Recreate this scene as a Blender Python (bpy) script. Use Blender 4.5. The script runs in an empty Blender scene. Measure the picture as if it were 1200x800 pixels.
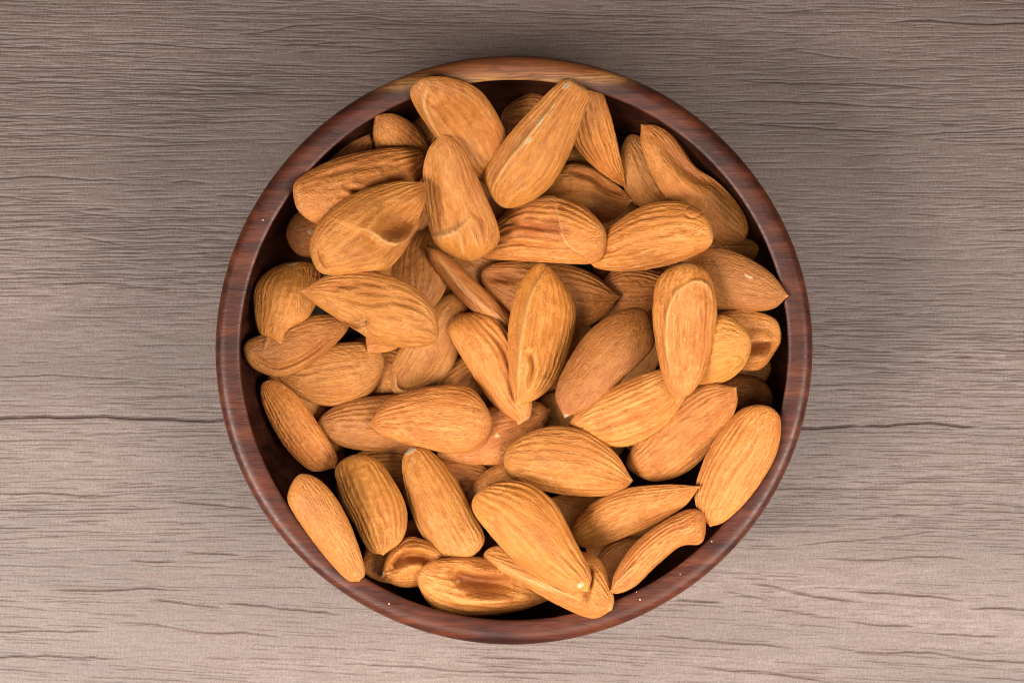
import bpy, math, random
import numpy as np
from mathutils import Vector

# ------------------------------------------------------------------ camera, world, lights, exposure
S = 0.01                      # the script thinks in centimetres, the scene is in metres
ZC, FPX = 55.0, 3000.0        # camera height above the table (cm), focal length in photo pixels
scn = bpy.context.scene
cam_d = bpy.data.cameras.new("camera"); cam = bpy.data.objects.new("camera", cam_d)
scn.collection.objects.link(cam); scn.camera = cam
cam.location = (0, 0, ZC * S); cam.rotation_euler = (0, 0, 0)
cam_d.sensor_width = 36.0; cam_d.lens = FPX / 1200 * 36.0
cam_d.clip_start = 0.01; cam_d.clip_end = 20.0

world = bpy.data.worlds.new("World"); scn.world = world; world.use_nodes = True
world.node_tree.nodes["Background"].inputs[0].default_value = (1.0, 0.97, 0.94, 1)
world.node_tree.nodes["Background"].inputs[1].default_value = 0.035

def area(name, loc, target, size, power, color=(1, 0.96, 0.9)):
    d = bpy.data.lights.new(name, 'AREA'); d.shape = 'DISK'; d.size = size * S
    d.energy = power; d.spread = math.radians(64); d.color = color
    o = bpy.data.objects.new(name, d); scn.collection.objects.link(o)
    o.location = Vector(loc) * S
    o.rotation_euler = (Vector(target) - Vector(loc)).to_track_quat('-Z', 'Y').to_euler()
    return o
area("softbox_left", (-36, -26, 45), (-1, -18, 0), 40, 1.92)
area("softbox_right", (37, -25, 45), (1, -18, 0), 40, 1.58)
area("overhead_fill", (0, -34, 100), (0, -18, 0), 60, 0.55)  # added fill without a visible source, lifts shaded almonds and table shadows

scn.cycles.use_denoising = True; scn.cycles.filter_width = 1.1
scn.view_settings.view_transform = 'Standard'; scn.view_settings.look = 'None'
scn.view_settings.exposure = 0.0; scn.view_settings.gamma = 1.0
scn.view_settings.use_curve_mapping = False

# [GEOM] ------------------------------------------------------------- numpy geometry
ZRIM = 3.9
BCX, BCY = 602, 410           # bowl centre in the photo
def unproj(px, py, z):
    k = (ZC - z) / FPX
    return (px - 600) * k, -(py - 400) * k
BX, BY = unproj(BCX, BCY, ZRIM)
KR = (ZC - ZRIM) / FPX
R_OUT, R_IN = 351 * KR, 321 * KR
Z_FLOOR = 0.6
R_BELLY = R_IN + 0.28          # the wall bulges a little below the rim
def bowl_floor(r):
    return Z_FLOOR + (ZRIM - 0.6 - Z_FLOOR) * np.clip(r / R_BELLY, 0, None) ** 7

def _hash(ix, iy, seed):
    h = (ix.astype(np.int64) * 374761393 + iy.astype(np.int64) * 668265263 + seed * 974634777) & 0x7fffffff
    h = ((h ^ (h >> 13)) * 1274126177) & 0x7fffffff
    h = (h ^ (h >> 16)) & 0x7fffffff
    return (h % 100003) / 100003.0
def vnoise(x, y, seed=0):
    x = np.asarray(x, float); y = np.asarray(y, float)
    ix = np.floor(x); iy = np.floor(y); fx = x - ix; fy = y - iy
    fx = fx * fx * fx * (fx * (fx * 6 - 15) + 10); fy = fy * fy * fy * (fy * (fy * 6 - 15) + 10)
    a = _hash(ix, iy, seed); b = _hash(ix + 1, iy, seed)
    c = _hash(ix, iy + 1, seed); d = _hash(ix + 1, iy + 1, seed)
    return (a * (1 - fx) + b * fx) * (1 - fy) + (c * (1 - fx) + d * fx) * fy
def fbm(x, y, seed=0, n=3):
    s = 0; a = 1; t = 0
    for i in range(n):
        s = s + a * vnoise(x * 2 ** i, y * 2 ** i, seed + i * 17); t += a; a *= 0.5
    return s / t

def catmull(pts, n=14):
    """open centripetal-ish Catmull-Rom through pts"""
    P = np.array(pts, float)
    P = np.vstack([2 * P[0] - P[1], P, 2 * P[-1] - P[-2]])
    out = []
    for i in range(1, len(P) - 2):
        p0, p1, p2, p3 = P[i - 1:i + 3]
        t = np.linspace(0, 1, n, endpoint=False)[:, None]
        out.append(0.5 * (2 * p1 + (p2 - p0) * t + (2 * p0 - 5 * p1 + 4 * p2 - p3) * t ** 2 + (3 * p1 - p0 - 3 * p2 + p3) * t ** 3))
    out.append(P[-2][None])
    return np.vstack(out)

def frame_of(spec):
    """axis frame of an outline in photo pixels (y up): centre, yaw, half length, sides"""
    pts = np.array(spec['pts'], float) * [1, -1]
    ti = spec['tip']
    B, T = pts[0], pts[ti]
    loop = np.vstack([pts[ti:], pts[:ti + 1]])      # tip .. base .. tip, corner kept at the tip
    c = catmull(loop)
    d = (T - B) / np.linalg.norm(T - B); nrm = np.array([-d[1], d[0]])
    X = (c - B) @ d; Y = (c - B) @ nrm
    x0, x1 = X.min(), X.max()
    ib = int(np.argmin(X))
    sides = []
    for seg in (slice(0, ib + 1), slice(ib, None)):
        xs, ys = X[seg], Y[seg]
        if xs[0] > xs[-1]: xs, ys = xs[::-1], ys[::-1]
        xs = np.maximum.accumulate(xs) + np.arange(len(xs)) * 1e-6
        sides.append((xs, ys))
    mid = B + d * (x0 + x1) / 2
    return dict(B=B, d=d, n=nrm, x0=x0, x1=x1, sides=sides, mid=mid, yaw=math.atan2(d[1], d[0]))

def seg_dist(px, py, line):
    """distance and signed side of points to a polyline (photo px), with end fade parameter"""
    L = catmull(line, 8) if len(line) > 2 else np.array(line, float)
    best = np.full(px.shape, 1e9); side = np.zeros(px.shape); tt = np.zeros(px.shape)
    n = len(L) - 1
    for i in range(n):
        a, b = L[i], L[i + 1]; ab = b - a; q = ab @ ab + 1e-9
        t = np.clip(((px - a[0]) * ab[0] + (py - a[1]) * ab[1]) / q, 0, 1)
        dx = px - a[0] - ab[0] * t; dy = py - a[1] - ab[1] * t
        dd = np.hypot(dx, dy); m = dd < best
        best = np.where(m, dd, best)
        side = np.where(m, np.sign(ab[0] * (py - a[1]) - ab[1] * (px - a[0])), side)
        tt = np.where(m, (i + t) / n, tt)
    return best, side, tt

def sstep(a, b, x):
    t = np.clip((x - a) / (b - a), 0, 1); return t * t * (3 - 2 * t)

def almond_verts(spec, pose, nu=100, ntop=66, nbot=26, detail=True):
    """vertices of one almond in its own frame (cm): x towards the tip, z up; plus colour attributes"""
    z, pitch, roll = pose
    k = (ZC - z) / FPX
    F = frame_of(spec); seed = spec['seed']
    th = np.concatenate([np.linspace(0, math.pi, ntop, endpoint=False), np.linspace(math.pi, 2 * math.pi, nbot, endpoint=False)])
    u = 0.5 - 0.5 * np.cos(np.linspace(0.035, math.pi - 0.03, nu))
    xs = F['x0'] + (F['x1'] - F['x0']) * u
    (xa, ya), (xb, yb) = F['sides']
    s1 = np.interp(xs, xa, ya); s2 = np.interp(xs, xb, yb)
    hi = np.maximum(s1, s2); lo = np.minimum(s1, s2)
    e = np.minimum(1, np.sqrt(np.clip(u / 0.02, 0, 1)))      # closes the base
    cen = (hi + lo) / 2; w = np.maximum((hi - lo) / 2, 0.3)
    wmax = w.max()
    ratio = spec.get('th', 0.48)
    h = wmax * ratio * (w / wmax) ** 0.85 * (0.86 + 0.14 * np.sin(math.pi * u ** 0.8))
    U, TH = np.meshgrid(u, th, indexing='ij')
    C, Sn = np.cos(TH), np.sin(TH)
    pw = spec.get('pw', 0.92)
    Yl = np.sign(C) * np.abs(C) ** pw
    Zl = np.sign(Sn) * np.abs(Sn) ** spec.get('pz', 1.22)
    # crest a little to one side, belly flatter than the back
    sk = spec.get('skew', 0.0)
    Y = cen[:, None] + w[:, None] * Yl
    Z = h[:, None] * Zl * np.where(Zl > 0, spec.get('up', 1.0), spec.get('dn', 0.8))
    Z = Z * (1 + sk * Yl)
    X = np.repeat(xs[:, None], len(th), 1)
    up = np.clip(Zl, 0, 1)
    vein = np.full(X.shape, 0.5); pale = np.zeros(X.shape); tint = np.zeros(X.shape)
    if detail:
        # position of each surface point in the photo plane
        PX = F['B'][0] + F['d'][0] * X + F['n'][0] * Y
        PY = -(F['B'][1] + F['d'][1] * X + F['n'][1] * Y)
        acr = TH / math.pi                                   # 0..1 over the back, 1..2 under the belly
        fade = sstep(0.0, 0.16, U) * sstep(1.0, 0.90, U)
        warp = 0.55 * (fbm(U * 3.2 + 5, acr * 2.5, seed, 2) - 0.5) + 0.10 * np.sin(U * 5 + seed)
        K = spec.get('k', 11)
        n1 = vnoise((acr + warp * 0.10) * K * 1.3, U * 1.9 + 3, seed + 5)
        n2 = vnoise((acr + warp * 0.10) * K * 2.7 + 7, U * 3.5, seed + 9)
        n3 = vnoise((acr + warp * 0.10) * K * 4.9 + 3, U * 7.0, seed + 13)
        g2 = (1 - np.abs(2 * vnoise((acr + warp * 0.10) * K * 1.25 + 11, U * 2.4 + 1, seed + 51) - 1)) ** 4
        g3 = (1 - np.abs(2 * vnoise((acr + warp * 0.10) * K * 2.2 + 17, U * 3.6 + 2, seed + 53) - 1)) ** 5
        ph = acr * (7.5 + 0.55 * K) + 1.5 * (fbm(U * 2.6 + 3, acr * 3.0, seed + 61, 2) - 0.5) + seed * 0.37
        cosr = (0.5 + 0.5 * np.cos(2 * math.pi * ph)) ** 0.8
        rmod = sstep(0.30, 0.62, fbm(U * 2.0 + 7, acr * 3.5 + 5, seed + 67, 2))
        rid = (cosr * (0.25 + 0.75 * rmod) + (1 - rmod) * 0.45) * 0.60 + 0.24 * n1 + 0.18 * n2 + 0.08 * n3 - 0.22 * g2 - 0.15 * g3
        amp = (0.25 + 0.75 * spec.get('amp', 1.0)) * 3.6                     # px
        patch = 0.45 + 0.55 * sstep(0.3, 0.65, fbm(U * 2.2 + 9, acr * 2.2, seed + 21, 2))
        lump = fbm(U * 2.6, acr * 2.6, seed + 31, 2) - 0.5
        micro = fbm(U * 26, acr * 22, seed + 41, 2) - 0.5
        disp = (rid - 0.5) * amp * patch * fade + lump * 2.2 * fade * spec.get('lump', 1.0) + micro * 1.2 * fade
        ax = Yl; az = Zl
        Y = Y + disp * 0.35 * ax * (w / wmax)[:, None] ** 0.5
        Z = Z + disp * az
        fv = 0.45 * n2 + 0.55 * n3
        vein = np.clip(0.5 + ((rid - 0.5) * 0.62 + (fv - 0.5) * 0.22 - 0.14 * g2 - 0.10 * g3 + 0.05) * (0.45 + 0.65 * patch) + 0.5 * micro, 0, 1)
        m = sstep(0.02, 0.25, up)
        for f in spec.get('feat', []):
            kind = f[0]
            if kind == 'crease':          # line, depth px, width px
                d, s, t = seg_dist(PX, PY, f[1]); env = np.sin(np.clip(t, 0.02, 0.98) * math.pi) ** 0.5
                Z = Z - m * 2.0 * f[2] * np.exp(-(d / f[3]) ** 2) * env
                Z = Z + m * 0.55 * f[2] * np.exp(-((d - 2.1 * f[3]) / (1.1 * f[3])) ** 2) * env
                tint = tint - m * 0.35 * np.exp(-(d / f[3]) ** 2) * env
            elif kind == 'ridge':
                d, s, t = seg_dist(PX, PY, f[1]); env = np.sin(np.clip(t, 0.03, 0.97) * math.pi) ** 0.5
                Z = Z + m * 1.5 * f[2] * np.exp(-(d / f[3]) ** 2) * env
                pale = np.maximum(pale, m * 0.45 * np.exp(-(d / (f[3] * 0.6)) ** 2) * env)
            elif kind == 'step':          # line, height px (left side of the line direction on screen rises), reach px
                d, s, t = seg_dist(PX, PY, f[1]); env = np.sin(np.clip(t, 0.02, 0.98) * math.pi) ** 0.6
                sd = d * s
                g = sstep(-1.2, 1.2, sd) * np.exp(-(np.clip(sd, 0, None) / f[3]) ** 2) - 0.6 * sstep(-1.2, 1.2, -sd) * np.exp(-(np.clip(-sd, 0, None) / f[3]) ** 2)
                Z = Z + m * 1.8 * f[2] * g * env
                pale = np.maximum(pale, m * 0.55 * np.exp(-((sd - 1.2) / 1.8) ** 2) * env)
            elif kind == 'dent':          # cx, cy, rx, ry, angle (photo, deg), depth px
                _, cx, cy, rx, ry, an, dep = f
                a = math.radians(an); dx, dy = PX - cx, PY - cy
                q = ((dx * math.cos(a) + dy * math.sin(a)) / rx) ** 2 + ((-dx * math.sin(a) + dy * math.cos(a)) / ry) ** 2
                g = np.exp(-q ** 1.6)
                Z = Z - m * 1.7 * dep * g
            elif kind == 'tint':          # orange or dark skin patch: cx, cy, rx, ry, angle, amount
                _, cx, cy, rx, ry, an, am = f
                a = math.radians(an); dx, dy = PX - cx, PY - cy
                q = ((dx * math.cos(a) + dy * math.sin(a)) / rx) ** 2 + ((-dx * math.sin(a) + dy * math.cos(a)) / ry) ** 2
                q = q * (0.6 + 0.8 * fbm(PX * 0.15, PY * 0.15, seed + 3, 2))
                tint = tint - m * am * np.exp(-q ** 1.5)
            elif kind == 'fleck':          # pale spot: bared white flesh, on some almonds a painted glint
                _, cx, cy, rx, ry, an = f
                a = math.radians(an); dx, dy = PX - cx, PY - cy
                q = ((dx * math.cos(a) + dy * math.sin(a)) / rx) ** 2 + ((-dx * math.sin(a) + dy * math.cos(a)) / ry) ** 2
                g = 1 - sstep(0.6, 1.3, q); pale = np.maximum(pale, 1.6 * m * g); Z = Z + m * 0.5 * g
            elif kind == 'ring':          # the round scar at the base
                _, cx, cy, r = f
                q = np.hypot(PX - cx, PY - cy)
                Z = Z - m * 1.8 * np.exp(-((q - r) / 1.3) ** 2) + m * 0.6 * np.exp(-(q / r) ** 4)
                tint = tint - m * 0.25 * np.exp(-((q - r) / 1.5) ** 2)
        # the edge of the skin and the two ends catch paler dust
        pale = np.maximum(pale, 0.30 * sstep(0.965, 1.0, U) + 0.12 * sstep(0.05, 0.0, U))
    xm = (F['x0'] + F['x1']) / 2
    cp, cr = math.cos(math.radians(pitch)), math.cos(math.radians(roll))
    V = np.stack([(X - xm) * k / cp, Y * k / cr, Z * k], -1)
    # end caps
    b = V[0].mean(0); t_ = V[-1].mean(0)
    b[0] -= 0.35 * k; t_[0] += 0.5 * k
    return V, b, t_, vein, pale, tint, F

def rot_matrix(pitch, roll, yaw):
    a, b, c = math.radians(roll), -math.radians(pitch), yaw
    Rx = np.array([[1, 0, 0], [0, math.cos(a), -math.sin(a)], [0, math.sin(a), math.cos(a)]])
    Ry = np.array([[math.cos(b), 0, math.sin(b)], [0, 1, 0], [-math.sin(b), 0, math.cos(b)]])
    Rz = np.array([[math.cos(c), -math.sin(c), 0], [math.sin(c), math.cos(c), 0], [0, 0, 1]])
    return Rz @ Ry @ Rx

# every almond of the photograph: level in the pile, outline (photo px, base first), index of the tip, options
ALM = {}
def A(key, lvl, pts, tip, label=None, p=0, r=0, feat=(), **kw):
    ALM[key] = dict(lvl=lvl, pts=pts, tip=tip, label=label, p0=p, r0=r, feat=list(feat), seed=len(ALM) * 37 + 11, **kw)

A(1, 3.5, [(498,97),(530,94),(562,107),(590,150),(600,190),(588,222),(545,200),(512,163),(490,132),(484,113)], 5,
  'broad scooped almond with a raised left lip, leaning against the rim at top', p=-18, amp=0.5,
  feat=[('dent',545,145,36,24,58,7),('ridge',[(503,99),(497,118),(506,142),(520,165)],3.5,4)])
A(2, 7, [(548,304),(575,292),(585,270),(566,222),(545,178),(530,163),(517,160),(503,178),(496,210),(503,268),(515,290)], 6,
  'almond pointing up with a pale curved fold across its broad lower end', p=-6, amp=0.7, k=9,
  feat=[('step',[(502,276),(520,268),(536,259),(550,248)],3.6,26),('ridge',[(552,258),(562,285)],1.5,3),('ridge',[(540,264),(543,295)],1.5,3),('dent',508,222,9,40,-5,4),('crease',[(552,240),(562,250),(570,268)],1.8,2.2)])
A(3, 6.5, [(590,241),(572,222),(568,200),(590,165),(630,122),(655,100),(668,96),(690,112),(686,130),(668,180),(645,218),(615,238)], 6,
  'long ridged almond tilted up to the right with white flecks along its crest', p=14, amp=0.9,
  feat=[('step',[(578,214),(598,182),(632,142),(664,104)],3.0,16),('fleck',664,102,5.5,1.8,-38),('fleck',635,139,5,2,-52),('fleck',623,159,4.5,1.9,-55),('tint',612,165,10,4,-50,0.6)])
A(4, 5, [(688,104),(703,108),(716,140),(728,185),(736,219),(715,208),(690,190),(670,165),(672,130)], 4,
  'narrow yellowish ridged almond tucked behind the white flecked one near top', p=-14, amp=1.3, k=9,
  feat=[('tint',690,175,20,9,60,0.5)])
A(5, 4, [(632,222),(650,200),(672,190),(705,200),(741,235),(728,250),(712,260),(670,262),(640,250)], 4,
  'small creased almond with pale pointed tip, below the narrow yellowish almond', dark=0.2, amp=0.8,
  feat=[('crease',[(672,201),(695,208),(712,222),(728,226)],4,4),('tint',700,205,16,6,20,0.5)])
A(6, 6, [(709,280),(702,262),(675,238),(640,229),(605,238),(580,260),(562,297),(575,303),(640,307),(690,310),(706,302)], 6,
  'almond lying level with a smooth rounded cap folded over its right end', dark=0.12, amp=0.9,
  feat=[('step',[(690,304),(673,292),(665,276),(660,254),(655,244)],4.2,24),('crease',[(592,262),(620,264),(650,270)],2.2,3),('crease',[(588,283),(625,288),(655,292)],2.0,3),('tint',630,268,34,12,6,0.9)])
A(7, 5.5, [(833,275),(822,252),(795,237),(755,240),(715,265),(690,293),(700,313),(745,317),(800,306),(828,292)], 5,
  'plump strongly veined almond with a dark oval scar on its upper right shoulder', amp=1.3, k=10,
  feat=[('ring',812,249,8),('tint',812,249,11,5,28,0.9)])
A(8, 5, [(872,281),(877,265),(866,240),(840,213),(815,195),(790,160),(770,147),(751,146),(752,175),(770,215),(800,255),(830,279),(855,284)], 7,
  'long curved almond with an orange trough beside the bowl rim at upper right', amp=0.6,
  feat=[('crease',[(770,160),(790,185),(812,205),(838,218),(856,238)],3.2,7),('tint',800,190,34,7,50,0.8),('tint',753,178,3,9,-10,0.9)])
A(9, 4, [(795,320),(825,292),(860,294),(900,318),(922,347),(900,363),(850,363),(810,355)], 4,
  'dark brown smooth almond pointing right towards the bowl wall', amp=0.35, dark=0.75,
  feat=[('fleck',880,324,5,1.0,25)])  # thin highlight painted into the skin colour
A(10, 9, [(800,308),(825,315),(837,340),(839,375),(830,425),(815,455),(793,473),(778,445),(768,400),(765,360),(772,325)], 6,
  'upright almond with a lip running down its left side, pointing down at right', amp=0.8,
  feat=[('ridge',[(806,334),(792,345),(783,372),(782,405),(787,440)],2.6,3),('ridge',[(806,333),(818,330),(829,335),(834,348)],2.6,2.6),('dent',806,395,13,50,4,4)])
A(11, 6, [(879,405),(872,385),(850,369),(820,372),(795,395),(780,430),(800,452),(845,449),(870,430)], 5,
  'yellowish almond end with a small round scar, under the upright almond', amp=1.4, k=8, yel=0.5, p=-14,
  feat=[('ring',863,422,8.5)])
A(12, 5, [(915,395),(908,374),(880,364),(850,365),(820,380),(800,405),(830,425),(885,434),(908,412)], 5,
  'almond with a dark open pocket in its end beside the right bowl wall', dark=0.2, amp=0.8,
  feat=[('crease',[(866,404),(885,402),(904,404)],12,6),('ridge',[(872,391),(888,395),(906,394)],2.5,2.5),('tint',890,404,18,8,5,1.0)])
A(13, 3, [(905,468),(898,450),(878,440),(850,442),(815,455),(830,480),(870,487),(898,482)], 4,
  'small smooth orange almond end peeping out at right below the scarred one', amp=0.3, dark=0.5)
A(14, 5, [(905,478),(915,495),(908,535),(880,580),(850,610),(832,617),(818,600),(815,570),(832,525),(862,485),(885,474)], 5,
  'long finely ridged almond lying along the lower right bowl wall', amp=1.1, k=14, yel=0.3)
A(15, 7, [(736,540),(755,505),(790,470),(825,450),(860,453),(861,475),(845,510),(810,550),(772,564),(745,555)], 4,
  'smooth golden almond pointing up right, next to the lower right wall almond', amp=0.5, k=14)
A(16, 7.5, [(668,497),(690,470),(730,448),(775,432),(812,440),(800,470),(775,502),(740,522),(705,522),(680,512)], 4,
  'smooth almond right of centre lying under the tip of the upright almond', amp=0.5, k=13)
A(17, 8, [(755,362),(767,385),(764,410),(735,440),(695,475),(661,489),(651,462),(662,430),(690,388),(725,364)], 5,
  'brown pebbly skinned almond pointing down left, just right of the centre almond', amp=0.6, k=16, dark=0.5,
  feat=[('fleck',664,487,2.5,1.2,30),('tint',664,478,7,6,0,0.6)])
A(18, 10, [(636,307),(660,330),(675,362),(672,395),(655,440),(632,465),(604,476),(597,440),(595,390),(602,350),(617,320)], 6,
  'topmost almond at the centre, upright and pointed with a small crack', amp=0.7,
  feat=[('step',[(605,462),(606,430),(611,385),(622,345),(640,314)],2.6,15),('crease',[(619,415),(624,432),(619,452)],4,2.6),('dent',640,372,14,34,12,2.5)])
A(19, 8.5, [(545,366),(575,370),(600,395),(620,435),(622,487),(605,493),(575,470),(548,430),(526,390),(532,373)], 5,
  'grooved golden almond half under the left side of the centre almond', amp=1.5, k=7, yel=0.35,
  feat=[('crease',[(575,385),(595,420),(607,465)],2.5,5)])
A(20, 5, [(464,461),(495,461),(525,438),(545,395),(548,360),(535,340),(505,355),(478,390),(460,425),(458,445)], 5,
  'scooped almond with a pale lip at its lower end, left of centre', dark=0.3, amp=0.4, p=10,
  feat=[('dent',500,420,40,20,-50,6),('ridge',[(463,440),(467,456),(485,458),(510,446)],3.2,3)])
A(21, 6.8, [(606,392),(605,380),(585,355),(545,318),(515,293),(500,290),(505,308),(525,335),(555,366),(590,388)], 5,
  'thin almond seen edge on, slanting down right towards the centre almond', dark=0.25, amp=0.6, th=1.15,
  feat=[('ridge',[(510,298),(545,340),(590,380)],2,5)])
A(22, 8.2, [(514,385),(505,355),(475,330),(430,318),(385,323),(353,341),(372,358),(398,375),(425,392),(440,403),(480,408),(508,402)], 5,
  'wrinkled almond pointing left with a torn notch in its lower edge', amp=1.2, k=9,
  feat=[('crease',[(400,377),(414,380),(424,378),(435,370)],6,2.4),('step',[(436,369),(426,378),(424,392)],3,12),('crease',[(400,345),(430,352),(460,350),(495,360)],2.4,3.2),('crease',[(420,338),(455,342),(490,350)],2.0,3),('crease',[(385,337),(420,330),(460,334)],1.6,3)])
A(23, 5.2, [(563,325),(580,308),(640,305),(690,318),(727,347),(710,368),(682,384),(630,385),(585,358)], 4,
  'plump almond crossing beneath the upper part of the centre almond', dark=0.25, amp=0.9, yel=0.25,
  feat=[('dent',590,326,18,7,5,5),('tint',588,326,20,8,5,0.8),('tint',672,345,16,7,60,0.5)])
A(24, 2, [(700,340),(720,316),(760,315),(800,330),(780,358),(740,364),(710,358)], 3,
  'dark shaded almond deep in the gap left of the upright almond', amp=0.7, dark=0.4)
A(25, 8, [(370,312),(364,285),(380,255),(418,226),(465,212),(499,213),(498,240),(485,275),(458,312),(425,321),(385,322)], 5,
  'large almond with a deep curling fold and orange hollow at upper left', amp=0.7, th=0.5,
  feat=[('step',[(486,262),(476,279),(460,287),(446,285),(430,275),(412,268)],8.5,22),('dent',462,260,32,14,-28,10),('tint',466,272,17,9,-10,1.0),('tint',492,228,4,13,10,0.7),('crease',[(372,292),(377,306),(384,314)],2.5,2.2)])
A(26, 6.5, [(349,235),(351,213),(390,188),(440,174),(485,171),(499,182),(490,212),(455,240),(415,262),(380,265),(357,252)], 5,
  'ridged almond pointing right, above the large folded almond at upper left', amp=1.5, k=8,
  feat=[('crease',[(398,222),(412,226),(425,226),(445,217)],4,3),('crease',[(370,212),(410,200),(460,192)],1.2,3)])
A(27, 5, [(505,205),(475,205),(450,190),(439,165),(441,138),(462,135),(488,148),(505,175)], 4,
  'blunt pale almond tip poking up behind the ridged almond near top left', amp=0.5, p=20)
A(28, 4, [(385,215),(372,205),(395,180),(415,165),(433,157),(437,170),(425,195)], 4,
  'thin brown almond tip showing beside the upper left bowl wall', amp=0.4, dark=0.5)
A(29, 5, [(336,275),(345,253),(370,240),(400,245),(425,265),(400,290),(370,302),(347,296)], 4,
  'small brown almond end by the left wall under the large folded almond', amp=0.4, dark=0.4,
  feat=[('fleck',362,271,3,2.5,0),('tint',366,266,9,9,0,0.5)])  # pale spot is a sparkle painted on the scar
A(30, 7, [(345,306),(372,311),(378,335),(362,370),(338,386),(331,404),(320,397),(305,390),(298,360),(300,335),(318,315)], 5,
  'flat almond at left with a square notched skin flap at its lower tip', dark=0.12, amp=0.55, k=14, th=0.4,
  feat=[('tint',366,318,14,20,20,0.6),('fleck',342,311,7,1.2,-12)])
A(31, 6, [(288,413),(293,398),(325,385),(365,368),(412,372),(400,395),(365,427),(330,441),(300,432)], 4,
  'almond with a thin rolled edge lying beneath the notched flap almond at left', dark=0.3, amp=0.6, k=12,
  feat=[('crease',[(298,418),(325,431),(360,416),(396,386)],2.2,2.6),('tint',340,402,36,13,-25,0.5),('ridge',[(308,412),(311,402),(314,392)],1.5,1.8)])
A(32, 5, [(450,425),(435,460),(395,476),(355,467),(322,440),(345,415),(395,402),(435,403)], 4,
  'shiny deep orange almond under the rolled edge almond at left', amp=1.0, k=9, dark=0.45)
A(33, 5.5, [(505,380),(490,360),(450,375),(430,392),(431,413),(455,412),(480,400)], 4,
  'sharp little almond tip poking out below the torn notched almond', dark=0.2, amp=0.4)
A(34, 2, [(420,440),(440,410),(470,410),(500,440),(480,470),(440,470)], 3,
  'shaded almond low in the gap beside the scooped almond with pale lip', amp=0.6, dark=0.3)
A(35, 6, [(309,447),(325,446),(350,465),(375,500),(395,533),(393,548),(365,551),(335,525),(312,485),(305,460)], 5,
  'narrow almond with a dark spot near its top, along the left wall', amp=0.9, k=10,
  feat=[('tint',309,467,3,4,0,1.2),('tint',383,533,6,5,40,0.6)])
A(36, 5, [(372,495),(400,472),(450,463),(490,465),(520,495),(490,525),(430,528),(390,518)], 4,
  'orange brown almond mostly under the level smooth almond left of centre', amp=0.6, dark=0.4)
A(37, 7, [(575,487),(570,515),(545,531),(490,524),(450,512),(431,497),(455,468),(505,452),(550,454)], 5,
  'level smooth golden almond pointing left, below left of centre', amp=0.7, k=13)
A(38, 5.5, [(512,530),(530,500),(580,475),(625,470),(645,480),(635,515),(595,541),(560,544),(530,540)], 4,
  'reddish glossy almond wedged between the two almonds below the centre', amp=0.5, dark=0.5,
  feat=[('tint',585,510,26,18,0,0.6),('fleck',582,513,1.4,2.6,10)])  # small pale spot is a painted specular glint
A(39, 8.5, [(591,545),(600,520),(640,500),(685,503),(720,528),(741,562),(730,573),(700,581),(650,578),(610,566)], 5,
  'boldly ridged almond pointing right with an orange streak, below centre', amp=1.7, k=8,
  feat=[('tint',640,535,17,5,32,0.9)])
A(41, 5, [(415,534),(440,539),(465,570),(477,600),(472,630),(450,648),(432,642),(415,612),(397,572),(393,548)], 5,
  'rounded yellow gold almond at lower left with wavy veins', amp=1.1, k=9, yel=0.25)
A(42, 7.5, [(548,653),(518,652),(492,622),(475,575),(471,540),(480,524),(502,527),(530,555),(555,600),(568,632)], 5,
  'ridged almond pointing up with a pale peeled tip, lower middle', amp=1.3, k=9,
  feat=[('fleck',480,529,8,4,-25),('tint',480,542,2.5,2.5,0,1.5)])
A(43, 9, [(560,578),(585,565),(620,567),(650,590),(675,635),(692,670),(688,690),(665,690),(620,670),(575,628),(553,598)], 6,
  'large ridged almond pointing down right with a white chip at its tip', amp=1.5, k=9,
  feat=[('ring',586,572,9),('fleck',681,684,4,2.2,-35),('tint',640,635,40,8,45,0.8),('tint',690,670,3,15,-15,0.8)])
A(44, 7, [(567,650),(585,640),(640,640),(690,648),(708,665),(718,697),(716,712),(693,722),(650,706),(600,678),(573,663)], 6,
  'broad almond lying under the white chipped one at the bottom', amp=0.9,
  feat=[('crease',[(690,664),(691,685),(686,706)],4,4),('ridge',[(580,660),(625,682),(680,702)],1.6,4)])
A(45, 6.5, [(491,680),(500,658),(530,651),(575,655),(620,680),(648,704),(600,719),(548,723),(510,711)], 5,
  'almond with a wide dark torn hollow at the bottom of the bowl', amp=1.0, k=9,
  feat=[('crease',[(532,668),(548,678),(570,682),(600,684)],15,8),('tint',566,676,34,10,8,1.3),('ridge',[(512,688),(540,698),(590,700)],2,4),('fleck',535,678,1.6,1.2,0)])
A(46, 5, [(530,665),(505,684),(470,687),(446,676),(456,647),(480,629),(510,640)], 3,
  'small curled almond with a dark slit at the lower left bottom', amp=0.5, th=0.5,
  feat=[('crease',[(460,664),(474,653),(488,651),(505,655)],12,5),('fleck',448,671,2.5,3,0)])
A(47, 6, [(350,556),(372,560),(395,585),(415,625),(428,668),(421,681),(405,678),(375,645),(345,603),(337,580)], 5,
  'smooth orange almond pointing down along the lower left wall', dark=0.15, amp=0.35, yel=0.1,
  feat=[('tint',370,595,14,30,-25,0.7)])
A(48, 7, [(670,625),(685,598),(730,573),(780,566),(817,567),(795,595),(740,627),(690,645)], 4,
  'slender pointed almond aimed right above the bent almond at lower right', amp=0.8, k=12)
A(49, 7, [(824,602),(827,622),(820,637),(797,640),(770,662),(745,686),(725,695),(715,693),(722,668),(745,635),(775,612),(808,596)], 7,
  'bent banana shaped almond beside the lower right wall', amp=0.5, th=0.75,
  feat=[('ridge',[(718,688),(735,668),(752,655)],2.5,2.5),('tint',795,615,22,8,-35,0.5)])
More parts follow.
